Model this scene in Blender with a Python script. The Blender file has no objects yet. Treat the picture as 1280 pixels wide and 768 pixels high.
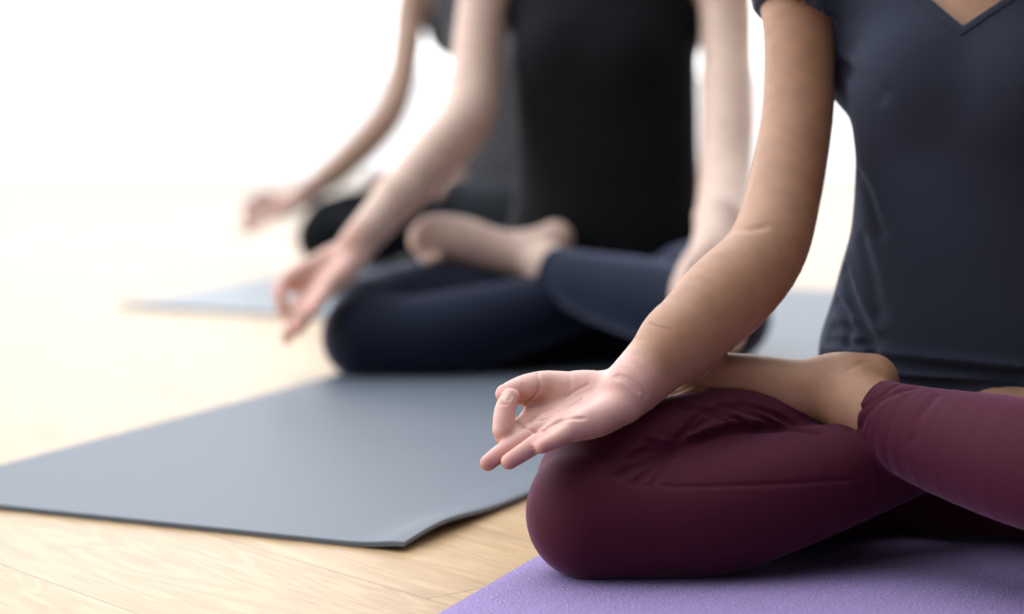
import bpy, math, time
import numpy as np
T0 = time.time()
C = bpy.context.scene.collection
SC = bpy.context.scene
f32 = np.float32
V = lambda *a: np.array(a, dtype=np.float64)

# ------------------------------------------------------------------ camera
FPX, CAM_H, HORIZON = 3022.0, 0.55, 24.0
PITCH = math.atan((384 - HORIZON) / FPX)
CAM = V(0, 0, CAM_H)
AX_R = V(1, 0, 0)
AX_F = V(0, math.cos(PITCH), -math.sin(PITCH))
AX_U = V(0, math.sin(PITCH), math.cos(PITCH))
cam = bpy.data.cameras.new('camera')
cam.sensor_width = 36.0
cam.lens = 36.0 * FPX / 1280.0
cam.clip_end = 200
cam.dof.use_dof = True
cam.dof.focus_distance = 2.365
cam.dof.aperture_fstop = 2.1
cam.dof.aperture_blades = 9
camo = bpy.data.objects.new('camera', cam)
camo.location = CAM
camo.rotation_euler = (math.pi / 2 - PITCH, 0, 0)
C.objects.link(camo)
SC.camera = camo

# ------------------------------------------------------------------ exposure, sky
SC.view_settings.view_transform = 'Standard'
SC.view_settings.look = 'None'
SC.view_settings.exposure = 0.0
SC.view_settings.gamma = 1.0
SC.view_settings.use_curve_mapping = False
SKY_BACK, SKY_FRONT = 3.25, 0.04
w = bpy.data.worlds.new('sky')
SC.world = w
w.use_nodes = True
nt = w.node_tree
bg = nt.nodes['Background']
tc = nt.nodes.new('ShaderNodeTexCoord')
sep = nt.nodes.new('ShaderNodeSeparateXYZ')
nt.links.new(tc.outputs['Generated'], sep.inputs[0])
mx = nt.nodes.new('ShaderNodeMath'); mx.operation = 'MULTIPLY'; mx.inputs[1].default_value = -0.5
nt.links.new(sep.outputs['X'], mx.inputs[0])
my = nt.nodes.new('ShaderNodeMath'); my.operation = 'MULTIPLY_ADD'; my.inputs[1].default_value = 0.85
nt.links.new(sep.outputs['Y'], my.inputs[0]); nt.links.new(mx.outputs[0], my.inputs[2])
mr = nt.nodes.new('ShaderNodeMapRange'); mr.interpolation_type = 'SMOOTHSTEP'
mr.inputs['From Min'].default_value = -0.5
mr.inputs['From Max'].default_value = 0.75
mr.inputs['To Min'].default_value = SKY_FRONT
mr.inputs['To Max'].default_value = SKY_BACK
mz = nt.nodes.new('ShaderNodeMath'); mz.operation = 'MULTIPLY_ADD'; mz.inputs[1].default_value = 0.24
nt.links.new(sep.outputs['Z'], mz.inputs[0]); nt.links.new(my.outputs[0], mz.inputs[2])
nt.links.new(mz.outputs[0], mr.inputs['Value'])
nt.links.new(mr.outputs[0], bg.inputs['Strength'])
bg.inputs['Color'].default_value = (0.97, 0.98, 1.0, 1)


def P(u, v, t):
    """point seen at photo pixel (u, v), t metres along the optical axis"""
    return CAM + t * (AX_F + AX_R * ((u - 640) / FPX) + AX_U * ((384 - v) / FPX))


def on_floor(u, v, z=0.0):
    d = AX_F + AX_R * ((u - 640) / FPX) + AX_U * ((384 - v) / FPX)
    return CAM + d * ((z - CAM_H) / d[2])


# ------------------------------------------------------------------ object helpers
def link_mesh(name, me, mat, parent=None):
    o = bpy.data.objects.new(name, me)
    C.objects.link(o)
    if mat is not None:
        me.materials.append(mat)
    if parent is not None:
        o.parent = parent
    return o


def empty(name, loc):
    o = bpy.data.objects.new(name, None)
    o.location = loc
    o.empty_display_size = 0.1
    C.objects.link(o)
    return o


def tag(o, label, cat, group=None):
    o['label'] = label
    o['category'] = cat
    if group:
        o['group'] = group


def np_mesh(name, verts, quads, smooth=True):
    me = bpy.data.meshes.new(name)
    n, m = len(verts), len(quads)
    k = quads.shape[1]
    me.vertices.add(n)
    me.vertices.foreach_set('co', np.ascontiguousarray(verts, dtype=f32).ravel())
    me.loops.add(m * k)
    me.loops.foreach_set('vertex_index', np.ascontiguousarray(quads, dtype=np.int32).ravel())
    me.polygons.add(m)
    me.polygons.foreach_set('loop_start', np.arange(m, dtype=np.int32) * k)
    me.polygons.foreach_set('use_smooth', np.full(m, smooth))
    me.update(calc_edges=True)
    me.validate()
    return me


def box_mesh(name, boxes):
    vs, fs = [], []
    for (x0, y0, z0, x1, y1, z1) in boxes:
        b = len(vs)
        vs += [(x0, y0, z0), (x1, y0, z0), (x1, y1, z0), (x0, y1, z0), (x0, y0, z1), (x1, y0, z1), (x1, y1, z1), (x0, y1, z1)]
        fs += [[b + i for i in q] for q in ((0, 3, 2, 1), (4, 5, 6, 7), (0, 1, 5, 4), (1, 2, 6, 5), (2, 3, 7, 6), (3, 0, 4, 7))]
    return np_mesh(name, np.array(vs), np.array(fs), False)


# ------------------------------------------------------------------ materials
def new_mat(name, rough=0.6, color=(0.5, 0.5, 0.5)):
    m = bpy.data.materials.new(name)
    m.use_nodes = True
    p = m.node_tree.nodes['Principled BSDF']
    p.inputs['Base Color'].default_value = (*color, 1)
    p.inputs['Roughness'].default_value = rough
    return m, m.node_tree, p


def add(nt, kind, **kw):
    n = nt.nodes.new(kind)
    for k, v in kw.items():
        if k.startswith('i_'):
            n.inputs[k[2:].replace('_', ' ')].default_value = v
        else:
            setattr(n, k, v)
    return n


def cloth_mat(name, color, scale=900.0, bump=0.25, sheen=0.3, rough=0.85, tint=None, sheen_rough=0.4):
    m, nt, p = new_mat(name, rough, color)
    tcn = add(nt, 'ShaderNodeTexCoord')
    n = add(nt, 'ShaderNodeTexNoise', i_Scale=scale, i_Detail=2.0)
    nt.links.new(tcn.outputs['Object'], n.inputs['Vector'])
    r = add(nt, 'ShaderNodeMixRGB', blend_type='MULTIPLY', i_Fac=0.35)
    r.inputs['Color1'].default_value = (*color, 1)
    nt.links.new(n.outputs['Fac'], r.inputs['Color2'])
    nt.links.new(r.outputs[0], p.inputs['Base Color'])
    b = add(nt, 'ShaderNodeBump', i_Strength=bump, i_Distance=0.0006)
    nt.links.new(n.outputs['Fac'], b.inputs['Height'])
    nt.links.new(b.outputs[0], p.inputs['Normal'])
    p.inputs['Sheen Weight'].default_value = sheen
    p.inputs['Sheen Roughness'].default_value = sheen_rough
    if tint:
        p.inputs['Sheen Tint'].default_value = (*tint, 1)
    p.inputs['Specular IOR Level'].default_value = 0.14
    return m


def skin_mat(name, rough=0.5):
    m, nt, p = new_mat(name, rough)
    at = add(nt, 'ShaderNodeAttribute', attribute_name='tone')
    tcn = add(nt, 'ShaderNodeTexCoord')
    n = add(nt, 'ShaderNodeTexNoise', i_Scale=55.0, i_Detail=5.0)
    nt.links.new(tcn.outputs['Object'], n.inputs['Vector'])
    ramp = add(nt, 'ShaderNodeMapRange')
    ramp.inputs['From Min'].default_value = 0.3
    ramp.inputs['From Max'].default_value = 0.7
    ramp.inputs['To Min'].default_value = 0.9
    ramp.inputs['To Max'].default_value = 1.08
    nt.links.new(n.outputs['Fac'], ramp.inputs['Value'])
    mul = add(nt, 'ShaderNodeVectorMath', operation='SCALE')
    nt.links.new(at.outputs['Color'], mul.inputs[0])
    nt.links.new(ramp.outputs[0], mul.inputs['Scale'])
    nt.links.new(mul.outputs[0], p.inputs['Base Color'])
    n2 = add(nt, 'ShaderNodeTexVoronoi', i_Scale=700.0)
    nt.links.new(tcn.outputs['Object'], n2.inputs['Vector'])
    b = add(nt, 'ShaderNodeBump', i_Strength=0.12, i_Distance=0.0005)
    nt.links.new(n2.outputs['Distance'], b.inputs['Height'])
    nt.links.new(b.outputs[0], p.inputs['Normal'])
    p.inputs['Subsurface Weight'].default_value = 0.25
    p.inputs['Subsurface Radius'].default_value = (1.0, 0.35, 0.2)
    p.inputs['Subsurface Scale'].default_value = 0.006
    p.inputs['Specular IOR Level'].default_value = 0.4
    return m


def floor_mat(dir_az, n0, width):
    m, nt, p = new_mat('oak_planks', 0.37)
    tcn = add(nt, 'ShaderNodeTexCoord')
    mp = add(nt, 'ShaderNodeMapping')
    mp.inputs['Rotation'].default_value = (0, 0, dir_az)
    nt.links.new(tcn.outputs['Object'], mp.inputs['Vector'])      # after: x across planks, y along
    sp = add(nt, 'ShaderNodeSeparateXYZ')
    nt.links.new(mp.outputs[0], sp.inputs[0])

    def math_(op, a, b=None, c=None):
        n = add(nt, 'ShaderNodeMath', operation=op)
        for i, x in enumerate((a, b, c)):
            if x is None:
                continue
            if isinstance(x, (int, float)):
                n.inputs[i].default_value = x
            else:
                nt.links.new(x, n.inputs[i])
        return n.outputs[0]
    q = math_('DIVIDE', math_('SUBTRACT', sp.outputs['X'], n0), width)
    idx = math_('FLOOR', q)
    fr = math_('SUBTRACT', q, idx)
    wn = add(nt, 'ShaderNodeTexWhiteNoise', noise_dimensions='1D')
    nt.links.new(idx, wn.inputs['W'])
    # end joints
    yy = math_('DIVIDE', math_('MULTIPLY_ADD', wn.outputs['Value'], 2.1, sp.outputs['Y']), 2.1)
    iy = math_('FLOOR', yy)
    fy = math_('SUBTRACT', yy, iy)
    wn2 = add(nt, 'ShaderNodeTexWhiteNoise', noise_dimensions='2D')
    cb0 = add(nt, 'ShaderNodeCombineXYZ')
    nt.links.new(idx, cb0.inputs[0]); nt.links.new(iy, cb0.inputs[1])
    nt.links.new(cb0.outputs[0], wn2.inputs['Vector'])
    gx = math_('MINIMUM', fr, math_('SUBTRACT', 1.0, fr))
    gy = math_('MULTIPLY', math_('MINIMUM', fy, math_('SUBTRACT', 1.0, fy)), 2.1 / width)
    seam = math_('LESS_THAN', math_('MINIMUM', gx, gy), 0.0042)
    # grain
    cb = add(nt, 'ShaderNodeCombineXYZ')
    nt.links.new(math_('MULTIPLY_ADD', wn2.outputs['Value'], 7.3, math_('MULTIPLY', sp.outputs['X'], 7.0)), cb.inputs[0])
    nt.links.new(math_('MULTIPLY', sp.outputs['Y'], 0.9), cb.inputs[1])
    nt.links.new(math_('MULTIPLY', wn2.outputs['Value'], 31.0), cb.inputs[2])
    n1 = add(nt, 'ShaderNodeTexNoise', i_Scale=1.6, i_Detail=3.0, i_Distortion=1.2)
    nt.links.new(cb.outputs[0], n1.inputs['Vector'])
    rings = math_('SINE', math_('MULTIPLY', n1.outputs['Fac'], 60.0))
    rings = math_('MULTIPLY_ADD', rings, 0.5, 0.5)
    n2 = add(nt, 'ShaderNodeTexNoise', i_Scale=14.0, i_Detail=6.0, i_Roughness=0.7)
    nt.links.new(cb.outputs[0], n2.inputs['Vector'])
    g = math_('MULTIPLY_ADD', rings, 0.22, math_('MULTIPLY', n2.outputs['Fac'], 0.7))
    cr = add(nt, 'ShaderNodeValToRGB')
    cr.color_ramp.elements[0].position = 0.2
    cr.color_ramp.elements[0].color = (0.405, 0.25, 0.118, 1)
    cr.color_ramp.elements[1].position = 0.62
    cr.color_ramp.elements[1].color = (0.555, 0.385, 0.212, 1)
    nt.links.new(g, cr.inputs[0])
    # knots and dark flecks, drawn out along the grain
    cbk = add(nt, 'ShaderNodeCombineXYZ')
    nt.links.new(math_('MULTIPLY', sp.outputs['X'], 10.0), cbk.inputs[0])
    nt.links.new(math_('MULTIPLY_ADD', sp.outputs['Y'], 3.4, math_('MULTIPLY', wn.outputs['Value'], 9.0)), cbk.inputs[1])
    nk = add(nt, 'ShaderNodeTexNoise', i_Scale=1.0, i_Detail=4.0, i_Distortion=0.6)
    nt.links.new(cbk.outputs[0], nk.inputs['Vector'])
    kn = add(nt, 'ShaderNodeMapRange', interpolation_type='SMOOTHSTEP')
    kn.inputs['From Min'].default_value = 0.57
    kn.inputs['From Max'].default_value = 0.76
    nt.links.new(nk.outputs['Fac'], kn.inputs['Value'])
    mk = add(nt, 'ShaderNodeMixRGB', i_Fac=0.5)
    nt.links.new(math_('MULTIPLY', kn.outputs[0], 0.6), mk.inputs['Fac'])
    nt.links.new(cr.outputs[0], mk.inputs['Color1'])
    mk.inputs['Color2'].default_value = (0.27, 0.15, 0.075, 1)
    tone = math_('MULTIPLY_ADD', wn2.outputs['Value'], 0.16, 0.92)
    sc = add(nt, 'ShaderNodeVectorMath', operation='SCALE')
    nt.links.new(mk.outputs[0], sc.inputs[0]); nt.links.new(tone, sc.inputs['Scale'])
    ms = add(nt, 'ShaderNodeMixRGB')
    nt.links.new(math_('MULTIPLY', seam, 0.8), ms.inputs['Fac'])
    nt.links.new(sc.outputs[0], ms.inputs['Color1'])
    ms.inputs['Color2'].default_value = (0.16, 0.09, 0.045, 1)
    nt.links.new(ms.outputs[0], p.inputs['Base Color'])
    b = add(nt, 'ShaderNodeBump', i_Strength=0.15, i_Distance=0.001)
    nt.links.new(n2.outputs['Fac'], b.inputs['Height'])
    nt.links.new(b.outputs[0], p.inputs['Normal'])
    p.inputs['Specular IOR Level'].default_value = 0.4
    return m


def mat_mat(name, color, rough, weave=0.0, az=0.0, spec=0.5, scale=420.0):
    m, nt, p = new_mat(name, rough, color)
    tcn = add(nt, 'ShaderNodeTexCoord')
    n = add(nt, 'ShaderNodeTexNoise', i_Scale=scale, i_Detail=3.0)
    nt.links.new(tcn.outputs['Object'], n.inputs['Vector'])
    h = n.outputs['Fac']
    if weave:
        mp = add(nt, 'ShaderNodeMapping')
        mp.inputs['Rotation'].default_value = (0, 0, 0.5)
        nt.links.new(tcn.outputs['Object'], mp.inputs['Vector'])
        vo = add(nt, 'ShaderNodeTexVoronoi', i_Scale=260.0, i_Randomness=0.75)
        nt.links.new(mp.outputs[0], vo.inputs['Vector'])
        wv = add(nt, 'ShaderNodeTexWave', i_Scale=95.0, i_Distortion=2.5, i_Detail=2.0)
        wv.inputs['Detail Scale'].default_value = 3.0
        nt.links.new(mp.outputs[0], wv.inputs['Vector'])
        ad = add(nt, 'ShaderNodeMath', operation='MULTIPLY_ADD')
        ad.inputs[1].default_value = 0.45
        nt.links.new(wv.outputs['Fac'], ad.inputs[0]); nt.links.new(vo.outputs['Distance'], ad.inputs[2])
        h = ad.outputs[0]
        mr_ = add(nt, 'ShaderNodeMapRange')
        mr_.inputs['From Min'].default_value = 0.1
        mr_.inputs['From Max'].default_value = 1.0
        mr_.inputs['To Min'].default_value = 0.72
        mr_.inputs['To Max'].default_value = 1.15
        nt.links.new(h, mr_.inputs['Value'])
        sc = add(nt, 'ShaderNodeVectorMath', operation='SCALE')
        sc.inputs[0].default_value = color
        nt.links.new(mr_.outputs[0], sc.inputs['Scale'])
        nt.links.new(sc.outputs[0], p.inputs['Base Color'])
    b = add(nt, 'ShaderNodeBump', i_Strength=weave if weave else 0.15, i_Distance=0.0015 if weave else 0.0006)
    nt.links.new(h, b.inputs['Height'])
    nt.links.new(b.outputs[0], p.inputs['Normal'])
    p.inputs['Specular IOR Level'].default_value = spec
    return m


# ------------------------------------------------------------------ the setting
FLOOR_AZ = math.radians(-39.8)
pn = V(math.cos(-FLOOR_AZ) , 0, 0)
# planks run along azimuth -39.8 deg: rotate the coordinates so that this direction becomes +y
_rot = FLOOR_AZ
def plank_x(p):
    # x of the rotated mapping (rotation by _rot about z, as in the Mapping node)
    return p[0] * math.cos(_rot) - p[1] * math.sin(_rot)
s1, s2 = plank_x(on_floor(80, 734.6)), plank_x(on_floor(460, 727.3))
fl = link_mesh('floor', box_mesh('floor', [(-7, -3, -0.1, 7, 8.5, 0)]), floor_mat(_rot, s1, abs(s2 - s1)))
fl['kind'] = 'structure'
white, _, _ = new_mat('white_paint', 0.7, (0.85, 0.85, 0.86))
BW = 8.5
wall = link_mesh('wall_back', box_mesh('wall_back', [(-7, BW, 2.75, 7, BW + 0.2, 3.1), (-7, BW, 0, -6.4, BW + 0.2, 2.75), (6.4, BW, 0, 7, BW + 0.2, 2.75)]), white)
wall['kind'] = 'structure'
terr, _, _ = new_mat('pale_concrete', 0.8, (0.85, 0.85, 0.85))
tr = link_mesh('ground', box_mesh('ground', [(-14, 8.64, -0.12, 14, 26, 0.0)]), terr)
tr['kind'] = 'structure'
gm = bpy.data.materials.new('window_glass')
gm.use_nodes = True
gt = gm.node_tree
gt.nodes.remove(gt.nodes['Principled BSDF'])
tb = gt.nodes.new('ShaderNodeBsdfTransparent'); gb = gt.nodes.new('ShaderNodeBsdfGlossy'); gb.inputs['Roughness'].default_value = 0.02
fz = gt.nodes.new('ShaderNodeFresnel'); fz.inputs['IOR'].default_value = 1.3
mxs = gt.nodes.new('ShaderNodeMixShader')
gt.links.new(fz.outputs[0], mxs.inputs[0]); gt.links.new(tb.outputs[0], mxs.inputs[1]); gt.links.new(gb.outputs[0], mxs.inputs[2])
gt.links.new(mxs.outputs[0], gt.nodes['Material Output'].inputs['Surface'])
for i, (xa, xb) in enumerate(((-6.4, -2.2), (-2.2, 2.2), (2.2, 6.4))):
    e = empty('window_%d' % (i + 1), (0, 0, 0))
    e['kind'] = 'structure'
    fr = link_mesh('window_frame', box_mesh('window_frame', [(xa, BW + 0.02, -0.05, xb, BW + 0.14, 0.001), (xa, BW + 0.02, 2.68, xb, BW + 0.14, 2.75),
                   (xa, BW + 0.02, 0.001, xa + 0.06, BW + 0.14, 2.68), (xb - 0.06, BW + 0.02, 0.001, xb, BW + 0.14, 2.68)]), white, e)
    pa = link_mesh('window_pane', box_mesh('window_pane', [(xa + 0.06, BW + 0.07, 0.001, xb - 0.06, BW + 0.082, 2.68)]), gm, e)


# ------------------------------------------------------------------ yoga mats
def yoga_mat(name, corner, az, width, length, mat, thick=0.005, lift=None):
    """corner: front right corner (seen from the room), az: direction it runs away; width goes to the left"""
    d = V(math.sin(az), math.cos(az), 0)
    l = V(-math.cos(az), math.sin(az), 0)
    nx, ny = 60, 140
    a = np.linspace(0, 1, nx + 1) * width
    b = np.linspace(0, 1, ny + 1) ** 1.6 * length
    A, B = np.meshgrid(a, b, indexing='ij')
    z = np.zeros_like(A)
    if lift is not None:
        z = lift(A, B)
    rr = 0.0016
    top = corner[None, None, :2] + A[..., None] * l[:2] + B[..., None] * d[:2]
    edge = np.minimum(np.minimum(A, width - A), np.minimum(B, length - B))
    ztop = z + thick - np.where(edge < 1e-6, rr * 0.6, 0)
    vt = np.concatenate([top, ztop[..., None]], -1).reshape(-1, 3)
    vb = np.concatenate([top, (z + 0.0004)[..., None]], -1).reshape(-1, 3)
    I = lambda i, j: i * (ny + 1) + j
    n = (nx + 1) * (ny + 1)
    i, j = np.meshgrid(np.arange(nx), np.arange(ny), indexing='ij')
    q = np.stack([I(i, j), I(i, j + 1), I(i + 1, j + 1), I(i + 1, j)], -1).reshape(-1, 4)
    qs = [q, q[:, ::-1] + n]
    ring = [I(0, k) for k in range(ny)] + [I(k, ny) for k in range(nx)] + [I(nx, ny - k) for k in range(ny)] + [I(nx - k, 0) for k in range(nx)]
    ring = np.array(ring)
    nxt = np.roll(ring, -1)
    qs.append(np.stack([ring, ring + n, nxt + n, nxt], -1))
    vv = np.concatenate([vt, vb])
    c0 = V(corner[0], corner[1], 0) + l * width / 2 + d * length / 2
    me = np_mesh(name, vv - c0, np.concatenate(qs)[:, ::-1])
    me.set_sharp_from_angle(angle=0.6)
    o = link_mesh(name, me, mat)
    o.location = c0
    return o


AZ = math.radians(25.2)
# purple mat of the person in front: left edge passes (545,768) and (670,695)
e0, e1 = on_floor(545, 768, 0.005), on_floor(670, 695, 0.005)
az1 = math.atan2(e1[0] - e0[0], e1[1] - e0[1])
d1 = V(math.sin(az1), math.cos(az1), 0); r1 = V(math.cos(az1), -math.sin(az1), 0)
W1, L1 = 0.66, 1.83
c1 = e0 - d1 * 0.62 + r1 * W1
m1 = yoga_mat('yoga_mat', c1, az1, W1, L1, mat_mat('lavender_foam', (0.325, 0.25, 0.515), 0.75, weave=0.8, spec=0.3))
tag(m1, 'lavender purple textured yoga mat under the person in maroon leggings', 'yoga mat', 'yoga mats on the floor')
c2 = on_floor(505, 691)
lift2 = lambda A, B: 0.011 * np.exp(-(((A) / 0.035) ** 2)) * np.exp(-((B - 0.085) / 0.10) ** 2) + 0.004 * np.exp(-(A / 0.05) ** 2) * np.exp(-((B - 0.3) / 0.2) ** 2)
grey_foam = mat_mat('slate_foam', (0.122, 0.150, 0.192), 0.52, spec=0.38)
m2 = yoga_mat('yoga_mat', c2, AZ, 0.67, 2.52, grey_foam, thick=0.006, lift=lift2)
tag(m2, 'slate grey yoga mat with a long bare near end and one curled corner', 'yoga mat', 'yoga mats on the floor')
c3l = on_floor(150, 384)
l3 = V(-math.cos(AZ), math.sin(AZ), 0)
m3 = yoga_mat('yoga_mat', c3l - l3 * 0.66, AZ, 0.66, 1.83, mat_mat('pale_blue_foam', (0.20, 0.25, 0.30), 0.45, spec=0.45), thick=0.006)
tag(m3, 'pale blue grey yoga mat farthest back under the person in dark clothes', 'yoga mat', 'yoga mats on the floor')


# ------------------------------------------------------------------ implicit surfaces
def smin(a, b, k):
    h = np.clip(0.5 + 0.5 * (b - a) / k, 0, 1)
    return b * (1 - h) + a * h - k * h * (1 - h)


def unit(v):
    return v / np.linalg.norm(v)


def spline(pts, rad, n=5):
    pts = np.array(pts, float); rad = np.array(rad, float)
    if len(pts) == 2:
        return pts, rad
    x = np.concatenate([pts, rad[:, None]], 1)
    e = np.concatenate([[2 * x[0] - x[1]], x, [2 * x[-1] - x[-2]]])
    out = []
    for i in range(len(x) - 1):
        p0, p1, p2, p3 = e[i:i + 4]
        for s in np.arange(n) / n:
            out.append(0.5 * (2 * p1 + (p2 - p0) * s + (2 * p0 - 5 * p1 + 4 * p2 - p3) * s * s + (3 * p1 - p0 - 3 * p2 + p3) * s ** 3))
    out.append(x[-1])
    out = np.array(out)
    return out[:, :3], out[:, 3]


def chain(pts, rad, n=5, flat=None):
    """a limb: round cones along a smooth curve; flat = (direction, factor) makes it thinner that way"""
    p, r = spline(pts, rad, n)

    def f(X):
        d = None
        for i in range(len(p) - 1):
            a, b = p[i].astype(f32), p[i + 1].astype(f32)
            ab = b - a
            L = float(ab @ ab)
            q = X - a
            h = np.clip((q @ ab) / L, 0, 1)
            q = q - h[:, None] * ab
            if flat is not None:
                nn = flat[0].astype(f32)
                c = q @ nn
                q = q + (c * (1 / flat[1] - 1))[:, None] * nn
            dd = np.sqrt((q * q).sum(1)) - (r[i] + (r[i + 1] - r[i]) * h)
            if flat is not None:
                dd = dd * (0.5 + 0.5 * flat[1])
            d = dd if d is None else np.minimum(d, dd)
        return d
    return f


def ellip(c, rad, axes=None):
    c = np.array(c, f32)
    rad = np.array(rad, f32)
    A = np.eye(3, dtype=f32) if axes is None else np.array(axes, f32)

    def f(X):
        q = (X - c) @ A.T
        k0 = np.sqrt(((q / rad) ** 2).sum(1))
        k1 = np.sqrt(((q / rad ** 2) ** 2).sum(1)) + 1e-9
        return np.where(k0 < 1e-4, -rad.min(), k0 * (k0 - 1) / k1)
    return f


def torso_prim(rows, rv, gv):
    """rows: (centre point, half width, half depth), ascending"""
    c = np.array([r[0] for r in rows], float)
    zs = c[:, 2]
    zz = np.linspace(zs[0], zs[-1], 120)

    def sm(y):
        y = np.interp(zz, zs, y)
        k = np.exp(-np.linspace(-2, 2, 11) ** 2); k /= k.sum()
        return np.convolve(np.pad(y, 5, mode='edge'), k, 'valid')
    cx, cy, a, b = sm(c[:, 0]), sm(c[:, 1]), sm([r[1] for r in rows]), sm([r[2] for r in rows])

    def f(X, infl=0.0):
        z = X[:, 2]
        aa = np.interp(z, zz, a) + infl
        bb = np.interp(z, zz, b) + infl
        dx, dy = X[:, 0] - np.interp(z, zz, cx), X[:, 1] - np.interp(z, zz, cy)
        x = dx * rv[0] + dy * rv[1]
        y = dx * gv[0] + dy * gv[1]
        k0 = np.sqrt((x / aa) ** 2 + (y / bb) ** 2)
        k1 = np.sqrt((x / aa ** 2) ** 2 + (y / bb ** 2) ** 2) + 1e-6
        d = np.where(k0 < 1e-3, -np.minimum(aa, bb), k0 * (k0 - 1) / k1)
        return np.maximum(np.maximum(d, z - zs[-1]), zs[0] - z).astype(f32)
    return f


def crease(pts, depth, width):
    """displacement: a groove (depth > 0) or ridge (depth < 0) along a line lying on the surface"""
    p = np.array(pts, float)
    c = p.mean(0)
    R = np.sqrt(((p - c) ** 2).sum(1)).max() + 3 * width

    def f(X):
        d2 = None
        for i in range(max(1, len(p) - 1)):
            a = p[i].astype(f32)
            q = X - a
            if len(p) > 1:
                ab = (p[i + 1] - p[i]).astype(f32)
                h = np.clip((q @ ab) / float(ab @ ab + 1e-12), 0, 1)
                q = q - h[:, None] * ab
            e = (q * q).sum(1)
            d2 = e if d2 is None else np.minimum(d2, e)
        return depth * np.exp(-d2 / (width * width))
    return f, c, R


class Shape:
    def __init__(self):
        self.u, self.m, self.c = [], [], []

    def add(self, f, k=0.01):
        self.u.append((f, k)); return self

    def mod(self, cr):
        self.m.append(cr); return self

    def cut(self, f):                     # keep where f <= 0
        self.c.append(f); return self

    def __call__(self, X, use=None, mods=None):
        X = np.asarray(X, f32)
        d = None
        for i, (f, k) in enumerate(self.u):
            if use is not None and not use[i]:
                continue
            e = f(X)
            d = e if d is None else (smin(d, e, k) if k > 0 else np.minimum(d, e))
        if d is None:
            return np.full(len(X), 1.0, f32)
        for i, (f, c, R) in enumerate(self.m):
            if mods is None or mods[i]:
                d = d + f(X)
        for f in self.c:
            d = np.maximum(d, f(X))
        return d


def axis_coords(lo, hi, h, fine=()):
    x, out = lo, [lo]
    while x < hi:
        s = h
        for (a, b, hf) in fine:
            if a <= x <= b:
                s = min(s, hf)
            elif x < a and x + s > a:
                s = min(s, max(hf, a - x))
            else:                          # grade the step towards the fine zone
                dist = a - x if x < a else x - b
                s = min(s, hf + 0.25 * dist)
        x += s
        out.append(x)
    return np.array(out)


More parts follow.
